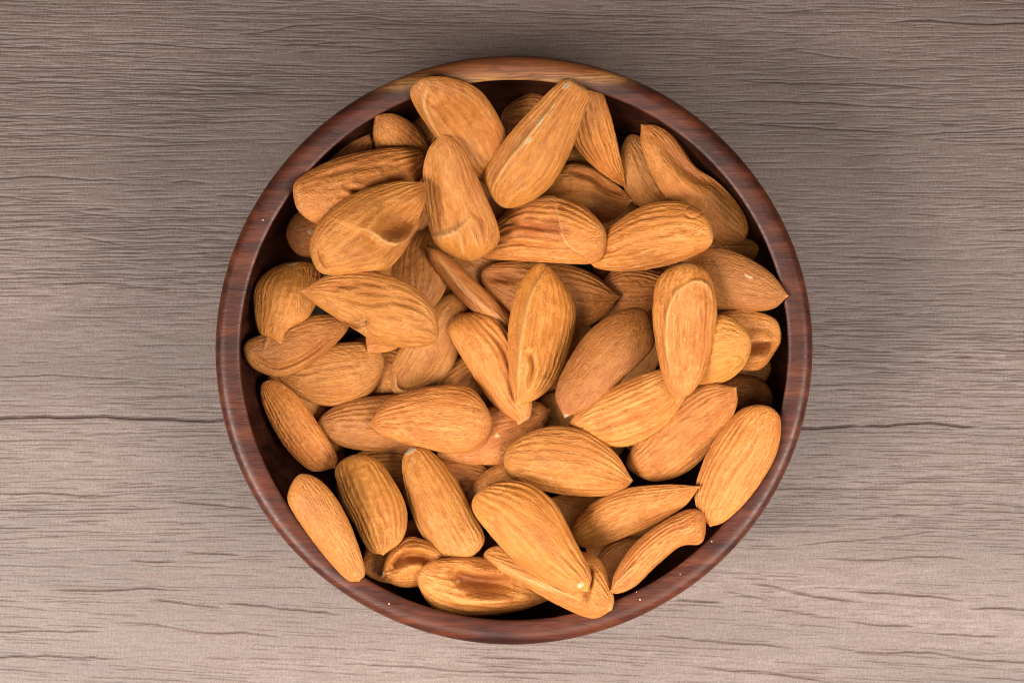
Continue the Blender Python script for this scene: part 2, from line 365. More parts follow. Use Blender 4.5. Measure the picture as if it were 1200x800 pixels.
A(50, 4, [(545,590),(560,560),(590,540),(620,530),(625,560),(600,590),(570,600)], 3,
  'shaded brown almond behind the scarred base of the large chipped almond', amp=0.8, dark=0.3)
A(52, 5.5, [(505,362),(475,358),(458,330),(470,290),(503,262),(520,290),(525,330)], 4,
  'brown almond in the gap right of the large folded almond', amp=0.8, dark=0.4)
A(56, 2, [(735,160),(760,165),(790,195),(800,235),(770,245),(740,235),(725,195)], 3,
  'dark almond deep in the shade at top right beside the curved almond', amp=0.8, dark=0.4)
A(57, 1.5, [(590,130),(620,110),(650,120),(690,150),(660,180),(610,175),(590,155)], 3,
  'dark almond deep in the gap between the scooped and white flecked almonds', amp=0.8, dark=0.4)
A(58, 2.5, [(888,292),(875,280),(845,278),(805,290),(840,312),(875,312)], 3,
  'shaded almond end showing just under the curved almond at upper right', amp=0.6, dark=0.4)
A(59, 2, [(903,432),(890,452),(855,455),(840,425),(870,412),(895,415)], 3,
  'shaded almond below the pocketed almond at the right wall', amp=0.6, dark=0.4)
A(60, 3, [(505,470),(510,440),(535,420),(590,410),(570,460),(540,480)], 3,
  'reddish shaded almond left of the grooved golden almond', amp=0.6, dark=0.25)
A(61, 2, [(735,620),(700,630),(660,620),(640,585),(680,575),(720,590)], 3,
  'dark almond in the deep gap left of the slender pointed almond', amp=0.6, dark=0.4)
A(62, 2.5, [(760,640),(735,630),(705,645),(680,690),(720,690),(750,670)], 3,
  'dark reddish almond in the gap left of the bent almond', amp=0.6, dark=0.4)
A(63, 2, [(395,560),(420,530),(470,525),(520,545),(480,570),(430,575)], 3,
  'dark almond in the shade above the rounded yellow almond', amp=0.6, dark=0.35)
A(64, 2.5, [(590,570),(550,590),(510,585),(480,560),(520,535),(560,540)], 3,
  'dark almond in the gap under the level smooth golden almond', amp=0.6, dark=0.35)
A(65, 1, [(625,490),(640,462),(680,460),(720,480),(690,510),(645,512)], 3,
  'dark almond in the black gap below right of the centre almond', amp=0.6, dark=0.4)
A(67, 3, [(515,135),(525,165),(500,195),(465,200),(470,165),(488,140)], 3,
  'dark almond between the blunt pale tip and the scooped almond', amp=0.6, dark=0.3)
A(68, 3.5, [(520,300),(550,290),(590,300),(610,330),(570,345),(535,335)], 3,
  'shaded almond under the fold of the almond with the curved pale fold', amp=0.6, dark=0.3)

# almonds of the layers below (only glimpsed through the gaps)
def filler_spec(i):
    rs = random.Random(900 + i % 5)
    L, W = 140 + rs.uniform(-10, 12), 72 + rs.uniform(-6, 6)
    a = [(0, 0), (L * .12, W * .34), (L * .35, W * .5), (L * .7, W * .36), (L, 0), (L * .7, -W * .36), (L * .35, -W * .5), (L * .12, -W * .34)]
    return dict(pts=[(600 + x, 400 + y) for x, y in a], tip=4, seed=500 + i % 5, amp=1.0, feat=[], dark=0.2)  # darker skin paints in some of the gap shade
# [/GEOM]
# [POSES]
POSES = {65: (1.829, 0, 0), 57: (2.068, -6, 12), 24: (1.489, -6, -6), 34: (1.648, 6, 6), 56: (1.825, -12, 6), 59: (2.211, -12, 0), 61: (2.057, -6, 0), 63: (2.152, 12, 0), 58: (2.35, -18, 0), 62: (2.344, 0, 0), 64: (2.393, 6, 0), 13: (2.413, -12, 0), 60: (1.663, 0, 0), 67: (1.894, -12, -6), 1: (3.248, -36, 12), 68: (1.496, -6, 0), 5: (1.596, 12, 0), 9: (3.628, 18, 6), 28: (2.517, 0, 6), 50: (2.541, -6, 0), 4: (2.494, -30, 6), 8: (2.62, 0, -6), 12: (3.482, -6, -18), 14: (3.964, 0, 6), 20: (1.921, -6, 0), 27: (2.355, 36, -6), 29: (2.124, -12, 6), 32: (2.115, 6, 0), 36: (2.193, 0, -6), 41: (2.648, 18, 0), 46: (2.976, 6, 0), 23: (1.856, 0, -6), 7: (3.053, -24, 6), 33: (2.156, 6, 0), 38: (2.413, -6, -12), 52: (1.874, -18, 6), 6: (2.337, -24, 6), 11: (3.801, -18, -6), 31: (2.435, -18, 0), 35: (2.396, 0, 0), 47: (3.956, 0, 0), 3: (3.37, 24, 0), 26: (3.282, -30, 6), 45: (2.829, -18, 6), 21: (2.071, 6, 0), 2: (2.986, 24, -6), 15: (3.455, 24, -6), 30: (2.584, 12, -6), 37: (2.676, -6, 6), 44: (3.585, 18, -6), 48: (3.235, 30, 0), 49: (4.048, 0, 0), 16: (3.46, 18, 0), 42: (2.973, -12, 0), 17: (3.208, 12, 6), 25: (3.71, -12, 12), 22: (3.659, 6, -12), 19: (2.369, 12, 6), 39: (3.079, 12, 12), 10: (4.128, 0, 6), 43: (3.708, 18, 0), 18: (2.56, 12, 0)}
FILL = [(0, -0.765, 1.427, 0.743, 0.0, 0.0, 4.09), (1, 3.059, 1.31, 0.82, 0.0, -6.0, 1.892), (2, -1.078, 0.322, 0.863, 0.0, 12.0, 0.57), (3, 0.644, 3.422, 0.888, -12.0, -12.0, 3.421), (4, -2.53, -1.52, 0.788, -6.0, 0.0, 6.134), (0, 1.008, 1.073, 0.742, 0.0, 0.0, 1.938), (1, 0.823, -1.96, 0.745, 0.0, 0.0, 3.654), (2, -1.77, -2.321, 0.816, 0.0, -12.0, 3.442), (3, 1.071, 0.261, 1.069, 12.0, 0.0, 1.294), (4, -1.24, -2.895, 1.072, 6.0, -6.0, 1.974), (0, 1.093, -3.868, 0.998, 0.0, -6.0, 6.306), (1, -0.284, -2.618, 1.193, -18.0, -6.0, 6.159), (2, 2.227, 1.839, 0.934, 0.0, 12.0, 4.757), (3, 1.861, -1.987, 0.969, -6.0, -12.0, 4.369), (4, -0.548, -1.142, 1.185, 18.0, 0.0, 4.408), (0, -0.582, 2.62, 1.024, 0.0, 6.0, 4.201), (1, 3.128, 0.271, 1.006, 18.0, -6.0, 1.056), (2, 0.862, 0.579, 1.45, 0.0, 6.0, 4.827), (3, 0.936, -1.114, 1.411, -6.0, -6.0, 2.822), (4, 0.011, 0.123, 1.484, -18.0, -12.0, 2.632), (0, -2.324, 2.364, 0.862, -6.0, -6.0, 4.344), (1, -2.232, 1.648, 1.047, 0.0, 6.0, 0.651), (2, 3.22, -1.184, 1.005, -6.0, 18.0, 7.193), (3, -2.692, -0.474, 1.092, 0.0, 0.0, 0.182), (4, 2.428, 0.254, 1.252, 0.0, -6.0, 1.628), (0, -1.391, 1.453, 1.242, 0.0, 0.0, 1.425), (1, 0.481, -2.343, 1.298, -18.0, -6.0, 5.78), (2, -1.743, -0.667, 1.358, -6.0, 0.0, 4.912), (3, -2.942, -3.388, 1.366, 18.0, -24.0, -1.2), (4, -0.631, -4.621, 1.603, -6.0, -30.0, -0.2), (0, -1.961, -4.204, 2.312, -30.0, -12.0, 0.4), (1, 2.497, -3.656, 1.336, 0.0, -12.0, 0.4), (2, -1.427, -3.388, 2.114, 12.0, -12.0, -1.1), (3, 2.506, -3.93, 1.802, -12.0, -12.0, 0.7), (4, -4.227, -1.616, 1.726, -18.0, -30.0, -0.9), (0, 0.64, -4.629, 2.013, 12.0, -6.0, -0.4)]
# [/POSES]
# ------------------------------------------------------------------ node helper
class Mat:
    def __init__(self, name):
        self.m = bpy.data.materials.new(name); self.m.use_nodes = True
        self.t = self.m.node_tree; self.p = self.t.nodes["Principled BSDF"]
    def link(self, a, b): self.t.links.new(a, b)
    def put(self, sock, v):
        if hasattr(v, 'is_linked') or hasattr(v, 'links'): self.link(v, sock)
        else: sock.default_value = v
    def node(self, typ, ins=None, out=0, **props):
        n = self.t.nodes.new(typ)
        for k, v in props.items(): setattr(n, k, v)
        for k, v in (ins or {}).items(): self.put(n.inputs[k], v)
        return n.outputs[out]
    def math(self, op, a, b=0.0, c=0.0, clamp=False):
        return self.node('ShaderNodeMath', {0: a, 1: b, 2: c}, operation=op, use_clamp=clamp)
    def mix(self, f, a, b, mode='MIX'):
        n = self.t.nodes.new('ShaderNodeMix'); n.data_type = 'RGBA'; n.blend_type = mode
        self.put(n.inputs[0], f); self.put(n.inputs[6], a); self.put(n.inputs[7], b)
        return n.outputs[2]
    def coords(self, scale, out='Object'):
        tc = self.t.nodes.new('ShaderNodeTexCoord')
        return self.node('ShaderNodeMapping', {0: tc.outputs[out], 3: scale})
    def noise(self, scale, sc=1.0, detail=3, rough=0.55, dist=0.0, vec=None):
        v = vec if vec is not None else self.coords(tuple(s * 100 for s in scale))
        return self.node('ShaderNodeTexNoise', {'Vector': v, 'Scale': sc, 'Detail': detail, 'Roughness': rough, 'Distortion': dist})
    def ramp(self, f, stops):
        n = self.t.nodes.new('ShaderNodeValToRGB'); e = n.color_ramp.elements
        while len(e) < len(stops): e.new(0.5)
        for i, (p, c) in enumerate(stops):
            e[i].position = p; e[i].color = (*c, 1) if len(c) == 3 else c
        self.link(f, n.inputs[0]) ; return n.outputs[0]
    def rng(self, v, a, b, c=0.0, d=1.0):
        return self.node('ShaderNodeMapRange', {0: v, 1: a, 2: b, 3: c, 4: d}, interpolation_type='SMOOTHSTEP')
    def bump(self, h, strength, dist):
        return self.node('ShaderNodeBump', {'Strength': strength, 'Distance': dist, 'Height': h})
G1 = lambda v: (v, v, v)

def link_mesh(name, V, faces, mat, parent=None, smooth=True):
    me = bpy.data.meshes.new(name)
    V = np.asarray(V, np.float32); faces = np.asarray(faces, np.int32)
    me.vertices.add(len(V)); me.vertices.foreach_set('co', (V * S).ravel())
    k = faces.shape[1]
    me.loops.add(faces.size); me.loops.foreach_set('vertex_index', faces.ravel())
    me.polygons.add(len(faces)); me.polygons.foreach_set('loop_start', np.arange(0, faces.size, k, dtype=np.int32))
    me.update(calc_edges=True); me.validate()
    me.polygons.foreach_set('use_smooth', np.full(len(me.polygons), smooth))
    me.materials.append(mat)
    o = bpy.data.objects.new(name, me); scn.collection.objects.link(o)
    if parent: o.parent = parent
    return o
def tag(o, label=None, cat=None, group=None, kind=None):
    for k, v in (('label', label), ('category', cat), ('group', group), ('kind', kind)):
        if v: o[k] = v
def fattr(me, name, arr, typ='FLOAT'):
    a = me.attributes.new(name, typ, 'POINT')
    a.data.foreach_set('color' if typ == 'FLOAT_COLOR' else 'value', np.asarray(arr, np.float32).ravel())
def grid_faces(nr, nc, wrap):
    i, j = np.meshgrid(np.arange(nr - 1), np.arange(nc if wrap else nc - 1), indexing='ij')
    j2 = (j + 1) % nc
    return np.stack([i * nc + j, i * nc + j2, (i + 1) * nc + j2, (i + 1) * nc + j], -1).reshape(-1, 4)

# ------------------------------------------------------------------ table top: relief of grain lines cut into the sheet
def spaced(fine, lim, outer, grow):
    a = [0.0]; st = fine
    while a[-1] < outer:
        if a[-1] > lim: st *= grow
        a.append(a[-1] + st)
    a = np.array(a); return np.concatenate([-a[:0:-1], a])
def build_table():
    ys = spaced(0.0135, 7.6, 24, 1.05); xs = spaced(0.085, 11.6, 34, 1.08)
    D = np.zeros((len(ys), len(xs)))
    rnd = random.Random(12)
    k0 = ZC / FPX
    def stroke(x0, x1, fy, w, dark):
        i0, i1 = np.searchsorted(xs, [x0, x1])
        if i1 - i0 < 2: return
        cx = xs[i0:i1]; cy = fy(cx)
        t = (cx - x0) / (x1 - x0)
        env = np.clip(np.minimum(t, 1 - t) * 7, 0, 1) ** 0.7
        r = np.searchsorted(ys, cy)
        for o in range(-5, 6):
            rr = np.clip(r + o, 0, len(ys) - 1)
            g = dark * env * np.exp(-((ys[rr] - cy) / w) ** 2)
            D[rr, np.arange(i0, i1)] = np.maximum(D[rr, np.arange(i0, i1)], g)
    # the lines one can follow in the photograph (photo px)
    L = [(0,489,300,491,2.8,.95),(900,500,1010,498,2.6,.95),(1000,498,1150,498,2.2,.9),(0,57,62,54,1.4,.8),(105,52,300,57,1.3,.7),(330,54,400,52,1.4,.8),(280,37,392,30,1.4,.8),
         (0,97,98,98,1.3,.8),(203,107,342,109,1.4,.8),(200,82,400,89,1.3,.6),(0,208,150,210,1.3,.8),(0,231,96,233,1.3,.8),(80,245,142,251,1.3,.7),(200,213,242,216,1.3,.8),
         (255,228,302,229,1.4,.9),(0,286,42,277,1.3,.8),(95,276,162,289,1.4,.8),(0,579,152,577,1.3,.8),(198,586,302,595,1.4,.8),(215,643,282,651,1.4,.8),(0,597,82,598,1.2,.7),
         (150,654,207,656,1.3,.8),(175,702,262,711,1.5,.85),(262,705,402,717,1.5,.85),(60,688,202,691,1.4,.8),(0,766,142,770,1.4,.8),(140,729,332,746,1.3,.7),(895,12,962,14,1.4,.8),
         (1030,25,1200,27,2.0,.95),(858,92,1102,104,1.4,.8),(840,117,1097,126,1.4,.8),(868,143,1062,156,1.4,.85),(1060,156,1200,148,1.4,.85),(800,10,882,12,1.4,.8),(930,58,1012,69,1.4,.7),
         (878,684,1007,705,1.7,.9),(985,690,1132,702,1.4,.85),(850,694,902,700,1.4,.8),(790,704,847,707,1.6,.9),(900,711,962,721,1.4,.8),(990,725,1072,734,1.3,.8),(760,742,932,759,1.4,.8),
         (950,757,1200,779,1.4,.8),(1130,713,1200,715,1.3,.8),(810,778,1002,802,1.5,.85),(1090,743,1172,747,1.3,.7),(1163,268,1200,272,1.6,.9),(1140,410,1200,416,1.5,.85),(950,400,1022,411,1.4,.8),
         (920,118,1000,122,1.2,.7),(990,300,1090,304,1.2,.7),(930,640,1110,623,1.2,.6),(960,655,1140,652,1.2,.7),(880,570,1060,572,1.2,.7),(400,20,560,26,1.2,.7),(560,14,800,18,1.2,.7),
         (420,60,490,55,1.3,.7),(700,38,790,42,1.2,.7),(390,777,700,790,1.2,.7),(560,768,640,772,1.3,.8),(0,735,120,742,1.2,.7),(40,158,200,162,1.2,.7),(60,330,210,336,1.2,.7),(0,440,180,443,1.2,.6)]
    for (a, b, c, d, w, dk) in L:
        x0, y0 = (a - 600) * k0, -(b - 400) * k0; x1, y1 = (c - 600) * k0, -(d - 400) * k0
        sd = rnd.randrange(9999)
        if a == 0: x0 -= 1.5
        if c == 1200: x1 += 1.5
        f = lambda x, x0=x0, y0=y0, x1=x1, y1=y1, sd=sd: y0 + (y1 - y0) * (x - x0) / (x1 - x0) + 0.10 * (vnoise(x * 0.9, 0 * x, sd) - 0.5) + 0.03 * (vnoise(x * 4, 0 * x, sd + 1) - 0.5)
        stroke(x0, x1, f, w * 0.55 * k0, 1.6 if w > 2 else dk * 1.4)
    def slope(x, y):
        s = 0.0
        if y < -4: s = -0.07 * min(1, (-4 - y) / 2.0)
        return s + 0.05 * (float(vnoise(x * 0.12 + 3, y * 0.5 + 9, 77)) - 0.5)
    # fields of finer grain, denser in bands
    for i in range(15000):
        inner = i < 13000
        x0 = rnd.uniform(-13, 12) if inner else rnd.uniform(-33, 30)
        y0 = rnd.uniform(-8, 8) if inner else rnd.uniform(-22, 22)
        dens = float(fbm(x0 * 0.10 + 20, y0 * 0.55 + 40, 5, 2))
        if rnd.random() > 0.15 + 1.7 * max(0, dens - 0.28): continue
        ln = rnd.choice([0.35, 0.5, 0.8, 1.2, 2.0]) * rnd.uniform(0.6, 1.4)
        sl = slope(x0, y0); sd = rnd.randrange(99999)
        f = lambda x, x0=x0, y0=y0, sl=sl, sd=sd: y0 + sl * (x - x0) + 0.04 * (vnoise(x * 0.8, 0 * x, sd) - 0.5) + 0.016 * (vnoise(x * 3.5, 0 * x, sd + 1) - 0.5)
        stroke(x0, x0 + ln, f, rnd.uniform(0.006, 0.0115), rnd.uniform(0.22, 0.85) * (0.6 + 0.8 * dens))
    XX, YY = np.meshgrid(xs, ys)
    fine = vnoise(XX * 1.9 + 0.4 * vnoise(XX * .7, YY * 2, 3), YY * 17 + 0.6 * vnoise(XX * 1.3, YY * 1.5, 4), 61) * 0.5 + vnoise(XX * 4.5, YY * 31, 62) * 0.5
    D2 = np.clip(D, 0, 1.6)
    Z = -0.016 * D2 + 0.006 * (fine - 0.5)
    V = np.stack([XX, YY, Z], -1).reshape(-1, 3)
    M = Mat('grey_brown_wood_laminate')
    gr = M.node('ShaderNodeAttribute', out=2, attribute_name='grain')
    fi = M.node('ShaderNodeAttribute', out=2, attribute_name='fine')
    tone = M.noise((0.07, 0.42, 1), 1, 4, 0.55)
    tone2 = M.noise((0.35, 2.6, 1), 1, 3, 0.6)
    base = M.ramp(tone, [(0.34, (0.086, 0.059, 0.048)), (0.50, (0.133, 0.091, 0.076)), (0.66, (0.176, 0.119, 0.103))])
    base = M.mix(M.rng(tone2, 0.38, 0.66, 0.0, 0.5), base, (0.112, 0.077, 0.061, 1))
    base = M.mix(M.rng(fi, 0.25, 0.75, 0.68, 0.0), base, (0.105, 0.064, 0.050, 1))
    weave = M.noise((24, 4.0, 1), 1, 2, 0.6)                 # faint upright saw marks
    base = M.mix(1.0, base, M.ramp(weave, [(0.3, G1(0.87)), (0.5, G1(1.0)), (0.7, G1(1.12))]), 'MULTIPLY')
    speck = M.noise((26, 20, 1), 1, 2, 0.7)
    base = M.mix(1.0, base, M.ramp(speck, [(0.28, G1(0.66)), (0.5, G1(1.0)), (0.72, G1(1.30))]), 'MULTIPLY')
    brk = M.noise((3.0, 9.0, 1), 1, 3, 0.6)
    g2 = M.math('MULTIPLY', gr, M.rng(brk, 0.25, 0.6, 0.5, 1.0))
    base = M.mix(M.math('MULTIPLY', g2, 0.92, clamp=True), base, (0.036, 0.0175, 0.0125, 1))
    M.link(base, M.p.inputs['Base Color']); M.p.inputs['Roughness'].default_value = 0.46
    M.p.inputs['Specular IOR Level'].default_value = 0.5
    M.link(M.bump(M.math('ADD', weave, M.math('MULTIPLY', speck, 0.8)), 0.35, 0.00006), M.p.inputs['Normal'])
    o = link_mesh('table_top', V, grid_faces(len(ys), len(xs), False), M.m)
    fattr(o.data, 'grain', D2.reshape(-1)); fattr(o.data, 'fine', fine.reshape(-1))
    tag(o, 'grey brown wood grain table top under the bowl', kind='structure')
build_table()

# ------------------------------------------------------------------ wooden bowl
def bowl_material(name, col_mul):
    M = Mat(name)
    tc = M.t.nodes.new('ShaderNodeTexCoord')
    sep = M.node('ShaderNodeSeparateXYZ', {0: tc.outputs['Object']}, out=0); n = sep.node
    x, y, z = [M.math('MULTIPLY', n.outputs[i], 100.0) for i in range(3)]
    g1 = M.noise((0.42, 3.2, 2.0), 1, 5, 0.6, 0.35)
    g2 = M.noise((1.3, 13, 6), 1, 4, 0.6, 0.2)
    g3 = M.noise((2.2, 34, 14), 1, 2, 0.6)
    col = M.ramp(g1, [(0.30, (0.030, 0.0085, 0.0062)), (0.46, (0.066, 0.0170, 0.0098)), (0.60, (0.112, 0.028, 0.0125)), (0.74, (0.155, 0.045, 0.018))])
    col = M.mix(M.rng(g2, 0.48, 0.68, 0.0, 0.4), col, (0.022, 0.008, 0.007, 1))
    col = M.mix(M.rng(g3, 0.60, 0.72, 0.0, 0.6), col, (0.010, 0.004, 0.004, 1))
    # sapwood: one flank of the log is pale
    wob = M.noise((0.5, 2.5, 2), 1, 4, 0.6)
    ys = M.math('ADD', M.math('SUBTRACT', y, M.math('MULTIPLY', x, 0.028)), M.math('MULTIPLY', M.math('SUBTRACT', wob, 0.5), 0.26))
    sap = M.ramp(M.rng(ys, 5.15, 5.85), [(0.0, (0.075, 0.04, 0.022)), (0.12, (0.34, 0.180, 0.075)), (0.28, (0.44, 0.225, 0.080)), (0.45, (0.36, 0.150, 0.048)), (0.65, (0.27, 0.095, 0.032)), (1.0, (0.19, 0.060, 0.022))])
    dash = M.noise((1.7, 12, 6), 1, 3, 0.55)
    sap = M.mix(M.rng(dash, 0.54, 0.66, 0.0, 0.55), sap, (0.085, 0.028, 0.014, 1))
    sfib = M.noise((1.2, 26, 10), 1, 3, 0.6)
    sap = M.mix(M.rng(sfib, 0.42, 0.62, 0.0, 0.75), sap, (0.13, 0.048, 0.020, 1))
    col = M.mix(1.0, col, (col_mul, col_mul, col_mul, 1), 'MULTIPLY')
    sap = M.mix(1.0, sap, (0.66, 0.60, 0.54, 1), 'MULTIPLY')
    col = M.mix(M.math('MULTIPLY', M.rng(ys, 5.06, 5.30), 1.0 if col_mul > 0.5 else 0.0), col, sap)       # inside: darker wood colour and no sapwood
    M.link(col, M.p.inputs['Base Color'])
    rg = M.noise((3, 9, 6), 1, 3, 0.6)
    M.link(M.rng(rg, 0.3, 0.7, 0.33, 0.48), M.p.inputs['Roughness'])
    M.p.inputs['Specular IOR Level'].default_value = 0.23 if col_mul > 0.5 else 0.15
    M.link(M.bump(M.math('ADD', M.math('MULTIPLY', g3, 0.8), g2), 0.35, 0.00012), M.p.inputs['Normal'])
    return M.m
def build_bowl():
    root = bpy.data.objects.new('wooden_bowl', None); scn.collection.objects.link(root)
    root.location = (BX * S, BY * S, 0); root.empty_display_size = 0.03
    tag(root, 'round dark reddish brown wooden bowl filled with almonds', 'bowl')
    prof = []; part = []
    def add(p, q): prof.append(p); part.append(q)
    for r in np.linspace(0.02, 3.3, 6): add((r, 0.05), 0)            # underside
    add((3.42, 0.02), 0); add((3.6, 0.03), 0)
    for zz in np.linspace(0.12, ZRIM - 0.58, 22): add((3.6 + (R_OUT - 3.6) * (zz / (ZRIM - 0.48)) ** 0.45, zz), 0)
    a = 0.22; b = 0.24                                               # outer shoulder
    for t in np.linspace(0.0, math.pi / 2, 12):
        add((R_OUT - a + a * math.cos(t), ZRIM - b + b * math.sin(t)), 1)
    dip = 0.04                                                       # the top slopes inwards
    for q in np.linspace(0.12, 0.97, 8): add((R_OUT - a + (R_IN + 0.05 - R_OUT + a) * q, ZRIM + 0.004 - dip * q ** 1.3), 1)
    for t in np.linspace(math.pi / 2, math.pi, 5)[1:]:
        add((R_IN + 0.04 + 0.04 * math.cos(t), ZRIM - dip - 0.05 + 0.045 * math.sin(t)), 1)
    for t in np.linspace(0, 1, 8)[1:]:
        add((R_IN + (R_BELLY - R_IN) * math.sin(t * math.pi / 2), ZRIM - dip - 0.05 - (0.55 - dip) * t), 2)
    for r in np.linspace(R_BELLY, 0.02, 60)[1:]: add((r, float(bowl_floor(np.array(r)))), 2)
    P = np.array(prof); part = np.array(part)
    tg = np.gradient(P, axis=0); N2 = np.stack([tg[:, 1], -tg[:, 0]], -1); N2 /= np.linalg.norm(N2, axis=1)[:, None]
    ns = 240; an = np.arange(ns) / ns * 2 * math.pi
    wob = 1 + 0.0022 * np.sin(2 * an + 0.6) + 0.0012 * np.sin(3 * an + 2) + 0.0006 * np.sin(7 * an)
    ex = np.cos(an) * wob; ey = np.sin(an) * wob * 0.988
    V = np.stack([P[:, 0][:, None] * ex, P[:, 0][:, None] * ey, np.repeat(P[:, 1][:, None], ns, 1)], -1)
    NN = np.stack([N2[:, 0][:, None] * np.cos(an), N2[:, 0][:, None] * np.sin(an), np.repeat(N2[:, 1][:, None], ns, 1)], -1)
    mat = bowl_material('dark_rosewood', 0.70); mat_in = bowl_material('darker_rosewood', 0.3)
    i_r = np.where(part == 1)[0]; r0, r1 = i_r[0], i_r[-1]
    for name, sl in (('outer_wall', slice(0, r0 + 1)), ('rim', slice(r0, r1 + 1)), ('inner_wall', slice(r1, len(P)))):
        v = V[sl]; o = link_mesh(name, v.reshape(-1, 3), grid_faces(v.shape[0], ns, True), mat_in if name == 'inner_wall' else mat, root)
        o.data.normals_split_custom_set_from_vertices([tuple(q) for q in NN[sl].reshape(-1, 3)])
build_bowl()

# ------------------------------------------------------------------ almonds
def almond_material():
    M = Mat('almond_skin')
    at = M.node('ShaderNodeAttribute', out=0, attribute_name='skin'); an = at.node
    sp = M.node('ShaderNodeSeparateColor', {0: at}).node
    vein, pale, tint = sp.outputs[0], sp.outputs[1], sp.outputs[2]
    dark = an.outputs[3]
    yel = M.node('ShaderNodeAttribute', out=2, attribute_name='yellow')
    rnd = M.node('ShaderNodeObjectInfo', out=5)
    big = M.noise((0.9, 1.6, 1.6), 1, 3, 0.55)
    fib = M.noise((3.2, 26, 26), 1, 3, 0.6, 0.3)
    peb = M.noise((20, 30, 30), 1, 2, 0.6)
    col = M.ramp(M.math('ADD', M.math('MULTIPLY', vein, 0.85), M.math('MULTIPLY', fib, 0.2)),
                 [(0.18, (0.270, 0.084, 0.017)), (0.40, (0.370, 0.132, 0.029)), (0.60, (0.415, 0.156, 0.037)), (0.88, (0.490, 0.200, 0.058))])
    ln1 = M.noise((1.0, 7.5, 7.5), 1, 2, 0.5, 0.25); ln2 = M.noise((1.4, 12, 12), 1, 2, 0.5, 0.2)
    crest = M.math('MULTIPLY', M.rng(M.math('ABSOLUTE', M.math('SUBTRACT', ln1, 0.5)), 0.05, 0.0), M.rng(big, 0.3, 0.6, 0.4, 1.0))
    groove = M.rng(M.math('ABSOLUTE', M.math('SUBTRACT', ln2, 0.47)), 0.035, 0.0)
    col = M.mix(M.math('MULTIPLY', crest, 0.16), col, (0.57, 0.285, 0.100, 1))
    col = M.mix(M.math('MULTIPLY', groove, 0.12), col, (0.240, 0.070, 0.014, 1))
    col = M.mix(M.rng(big, 0.45, 0.70, 0.0, 0.65), col, (0.325, 0.102, 0.020, 1))
    col = M.mix(M.rng(big, 0.5, 0.25, 0.0, 0.4), col, (0.46, 0.190, 0.050, 1))
    blo = M.noise((2.6, 5.0, 5.0), 1, 4, 0.62, 0.4)
    col = M.mix(M.rng(blo, 0.48, 0.62, 0.0, 0.38), col, (0.255, 0.074, 0.016, 1))
    scf = M.noise((5.0, 9.0, 9.0), 1, 4, 0.7, 0.3)
    col = M.mix(M.rng(scf, 0.55, 0.68, 0.0, 0.42), col, (0.52, 0.265, 0.105, 1))
    col = M.mix(M.math('MULTIPLY', yel, 0.5), col, (0.47, 0.205, 0.048, 1))
    col = M.mix(M.math('MULTIPLY', M.math('SUBTRACT', rnd, 0.5), 0.5, clamp=True), col, (0.38, 0.130, 0.030, 1))
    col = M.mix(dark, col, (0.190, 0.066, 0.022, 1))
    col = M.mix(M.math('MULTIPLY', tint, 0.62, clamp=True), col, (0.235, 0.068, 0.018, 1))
    col = M.mix(M.rng(peb, 0.56, 0.74, 0.0, 0.30), col, (0.54, 0.265, 0.095, 1))
    col = M.mix(M.rng(peb, 0.44, 0.28, 0.0, 0.35), col, (0.24, 0.088, 0.026, 1))
    col = M.mix(M.math('MINIMUM', pale, 0.7), col, (0.58, 0.33, 0.14, 1))
    col = M.mix(M.rng(pale, 0.85, 1.2), col, (0.36, 0.26, 0.165, 1))
    hs = M.node('ShaderNodeHueSaturation', {'Hue': M.rng(rnd, 0, 1, 0.495, 0.502), 'Saturation': 1.04, 'Value': M.math('ADD', M.math('MULTIPLY', M.math('FRACT', M.math('MULTIPLY', rnd, 7.31)), 0.26), 0.88), 'Color': col})
    M.link(hs, M.p.inputs['Base Color'])
    M.link(M.rng(big, 0.3, 0.7, 0.50, 0.66), M.p.inputs['Roughness'])
    M.p.inputs['Specular IOR Level'].default_value = 0.34
    M.p.inputs['Subsurface Weight'].default_value = 0.0
    M.p.inputs['Subsurface Radius'].default_value = (1.0, 0.45, 0.2); M.p.inputs['Subsurface Scale'].default_value = 0.0012
    h = M.math('ADD', M.math('MULTIPLY', fib, 0.35), M.math('MULTIPLY', peb, 0.8))
    h = M.math('ADD', h, M.math('SUBTRACT', M.math('MULTIPLY', crest, 0.22), M.math('MULTIPLY', groove, 0.25)))
    M.link(M.bump(M.math('ADD', h, M.math('MULTIPLY', scf, 0.5)), 0.8, 0.0003), M.p.inputs['Normal'])
    return M.m
almond_mat = almond_material()
def almond_mesh(spec, pose, nu=100, ntop=66, nbot=26):
    V, b, t, vein, pale, tint, F = almond_verts(spec, pose, nu, ntop, nbot)
    nr, nc = V.shape[:2]
    verts = np.vstack([V.reshape(-1, 3), b, t])
    q = grid_faces(nr, nc, True)
    tri = np.concatenate([q[:, [0, 1, 2]], q[:, [0, 2, 3]]])
    j = np.arange(nc); j2 = (j + 1) % nc
    cap0 = np.stack([np.full(nc, nr * nc), j2, j], -1)
    cap1 = np.stack([np.full(nc, nr * nc + 1), (nr - 1) * nc + j, (nr - 1) * nc + j2], -1)
    o = link_mesh('almond', verts, np.concatenate([tri, cap0, cap1])[:, ::-1], almond_mat)
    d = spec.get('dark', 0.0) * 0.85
    if spec.get('lvl', 9) <= 3: d *= 0.5  # low almonds: part of the gap shade is put into the skin colour
    ext = lambda a, v: np.concatenate([a.ravel(), [v, v]])
    fattr(o.data, 'skin', np.stack([ext(vein, .5), ext(np.clip(pale, 0, 2), .1), ext(-tint, 0), np.full(nr * nc + 2, d)], -1), 'FLOAT_COLOR')
    fattr(o.data, 'yellow', np.full(nr * nc + 2, spec.get('yel', 0.0)))
    return o, F
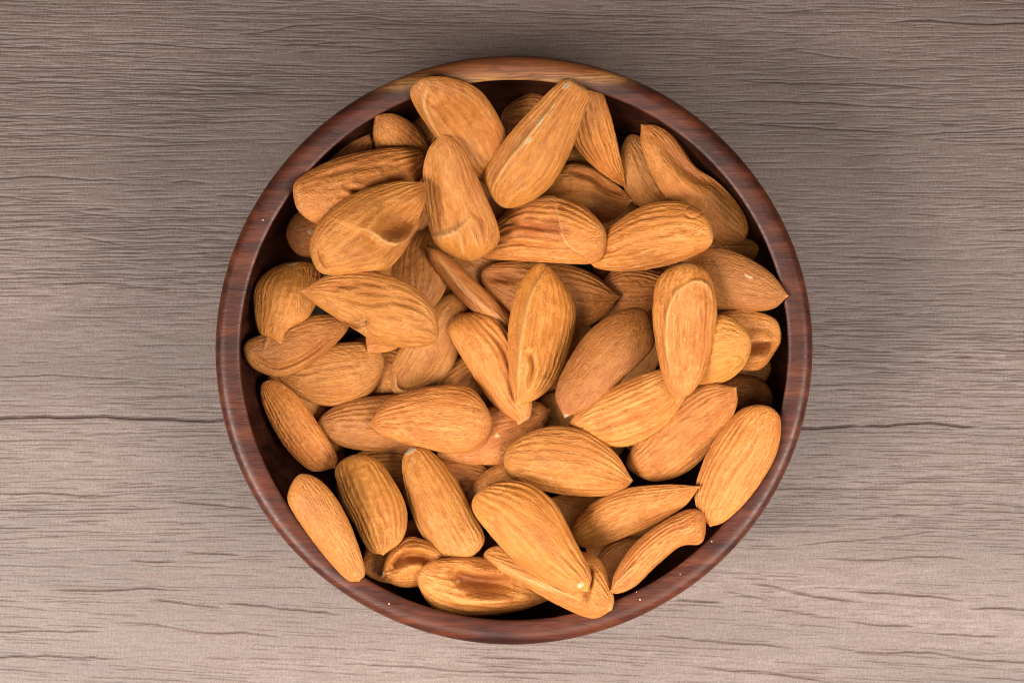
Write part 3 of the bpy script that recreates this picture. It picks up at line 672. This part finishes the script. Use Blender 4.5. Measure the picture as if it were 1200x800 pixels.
LIFT = {41: 0.5, 45: 0.25, 46: 0.25, 48: 0.15}          # a touch up out of the rim's shade
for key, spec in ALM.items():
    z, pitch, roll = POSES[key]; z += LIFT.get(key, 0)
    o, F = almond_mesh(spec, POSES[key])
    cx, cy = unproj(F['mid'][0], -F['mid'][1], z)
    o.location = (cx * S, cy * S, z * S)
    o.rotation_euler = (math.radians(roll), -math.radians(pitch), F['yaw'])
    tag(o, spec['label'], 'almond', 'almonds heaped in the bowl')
protos = []
for i in range(5):
    protos.append(almond_mesh(filler_spec(i), (2.0, 0, 0), 48, 34, 16)[0])
FLAB = {1: 'almond sliver in the gap just above the blunt top of the upright almond', 3: 'almond sliver in the gap between the white flecked and narrow yellowish almonds',
        8: 'upper of two dark slivers between the centre almond and the brown pebbly almond', 17: 'lower of two dark slivers between the centre almond and the brown pebbly almond',
        12: 'shaded almond in the gap between the capped level almond and the veined scarred almond', 13: 'dark sliver between the boldly ridged almond and the golden almond at its right',
        14: 'dark sliver at the left edge of the grooved golden almond', 15: 'shaded almond in the gap between the pale folded and white flecked almonds',
        18: 'dark sliver at the right side of the centre almond near its lower tip', 20: 'dark sliver between the large folded almond and the one with the curved pale fold',
        21: 'dark sliver below the right edge of the large folded almond', 23: 'dark sliver just under the torn notch of the wrinkled almond',
        24: 'shaded almond low between the brown pebbly almond and the upright almond', 25: 'dark sliver left of the thin edge on almond',
        28: 'shaded almond low between the rounded yellow almond and the smooth orange one', 29: 'dark sliver by the lower right end of the peeled tip almond',
        30: 'shaded almond just below the rounded yellow gold almond at lower left', 32: 'dark sliver along the left side of the peeled tip almond',
        33: 'shaded almond under the lower edge of the slender pointed almond', 34: 'shaded almond right of the narrow almond with the dark spot',
        35: 'dark sliver against the left edge of the large chipped almond'}
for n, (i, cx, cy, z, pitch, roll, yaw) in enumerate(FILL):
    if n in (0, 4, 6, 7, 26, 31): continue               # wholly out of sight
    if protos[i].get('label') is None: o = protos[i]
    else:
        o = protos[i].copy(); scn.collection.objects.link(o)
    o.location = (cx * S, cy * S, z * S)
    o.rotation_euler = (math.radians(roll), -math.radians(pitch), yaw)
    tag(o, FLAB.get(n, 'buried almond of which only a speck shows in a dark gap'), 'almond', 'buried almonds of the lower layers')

# ------------------------------------------------------------------ crumbs on the rim and wall
def crumb(px, py, z, r, label):
    rs = np.random.RandomState(int(px * 7 + py))
    import bmesh
    bm = bmesh.new(); bmesh.ops.create_icosphere(bm, subdivisions=1, radius=1.0)
    V = np.array([v.co[:] for v in bm.verts]); Fc = np.array([[v.index for v in f.verts] for f in bm.faces]); bm.free()
    V = V * 0.6 * r * (0.7 + 0.6 * rs.rand(len(V), 1)) * [1.2, 0.9, 0.7]
    o = link_mesh('almond_crumb', V, Fc, crumb_mat, smooth=False)
    rr = math.hypot(px - BCX, py - BCY); z = z - 0.04 * min(1, max(0, (338 - rr) / 20)) ** 1.3
    cx, cy = unproj(px, py, z); o.location = (cx * S, cy * S, (z + r * 0.5) * S)
    tag(o, label, 'crumb', 'pale crumbs on the bowl rim')
cm = Mat('pale_crumb'); cm.p.inputs['Base Color'].default_value = (0.50, 0.36, 0.22, 1); cm.p.inputs['Roughness'].default_value = 0.7
crumb_mat = cm.m
crumb(308, 258, ZRIM, 0.030, 'tiny reddish pale crumb on the left part of the bowl rim')
crumb(456, 707, ZRIM, 0.026, 'tiny white crumb on the lower left bowl rim')
crumb(750, 702, ZRIM, 0.028, 'tiny white crumb on the bottom right rim, largest of a close pair')
crumb(746, 693, ZRIM, 0.018, 'tiny crumb just above the largest bottom right crumb')
crumb(834, 634, ZRIM, 0.024, 'tiny crumb on the right rim below the finely ridged wall almond')
crumb(797, 672, ZRIM, 0.018, 'tiny crumb on the lower right rim outside the bent almond')
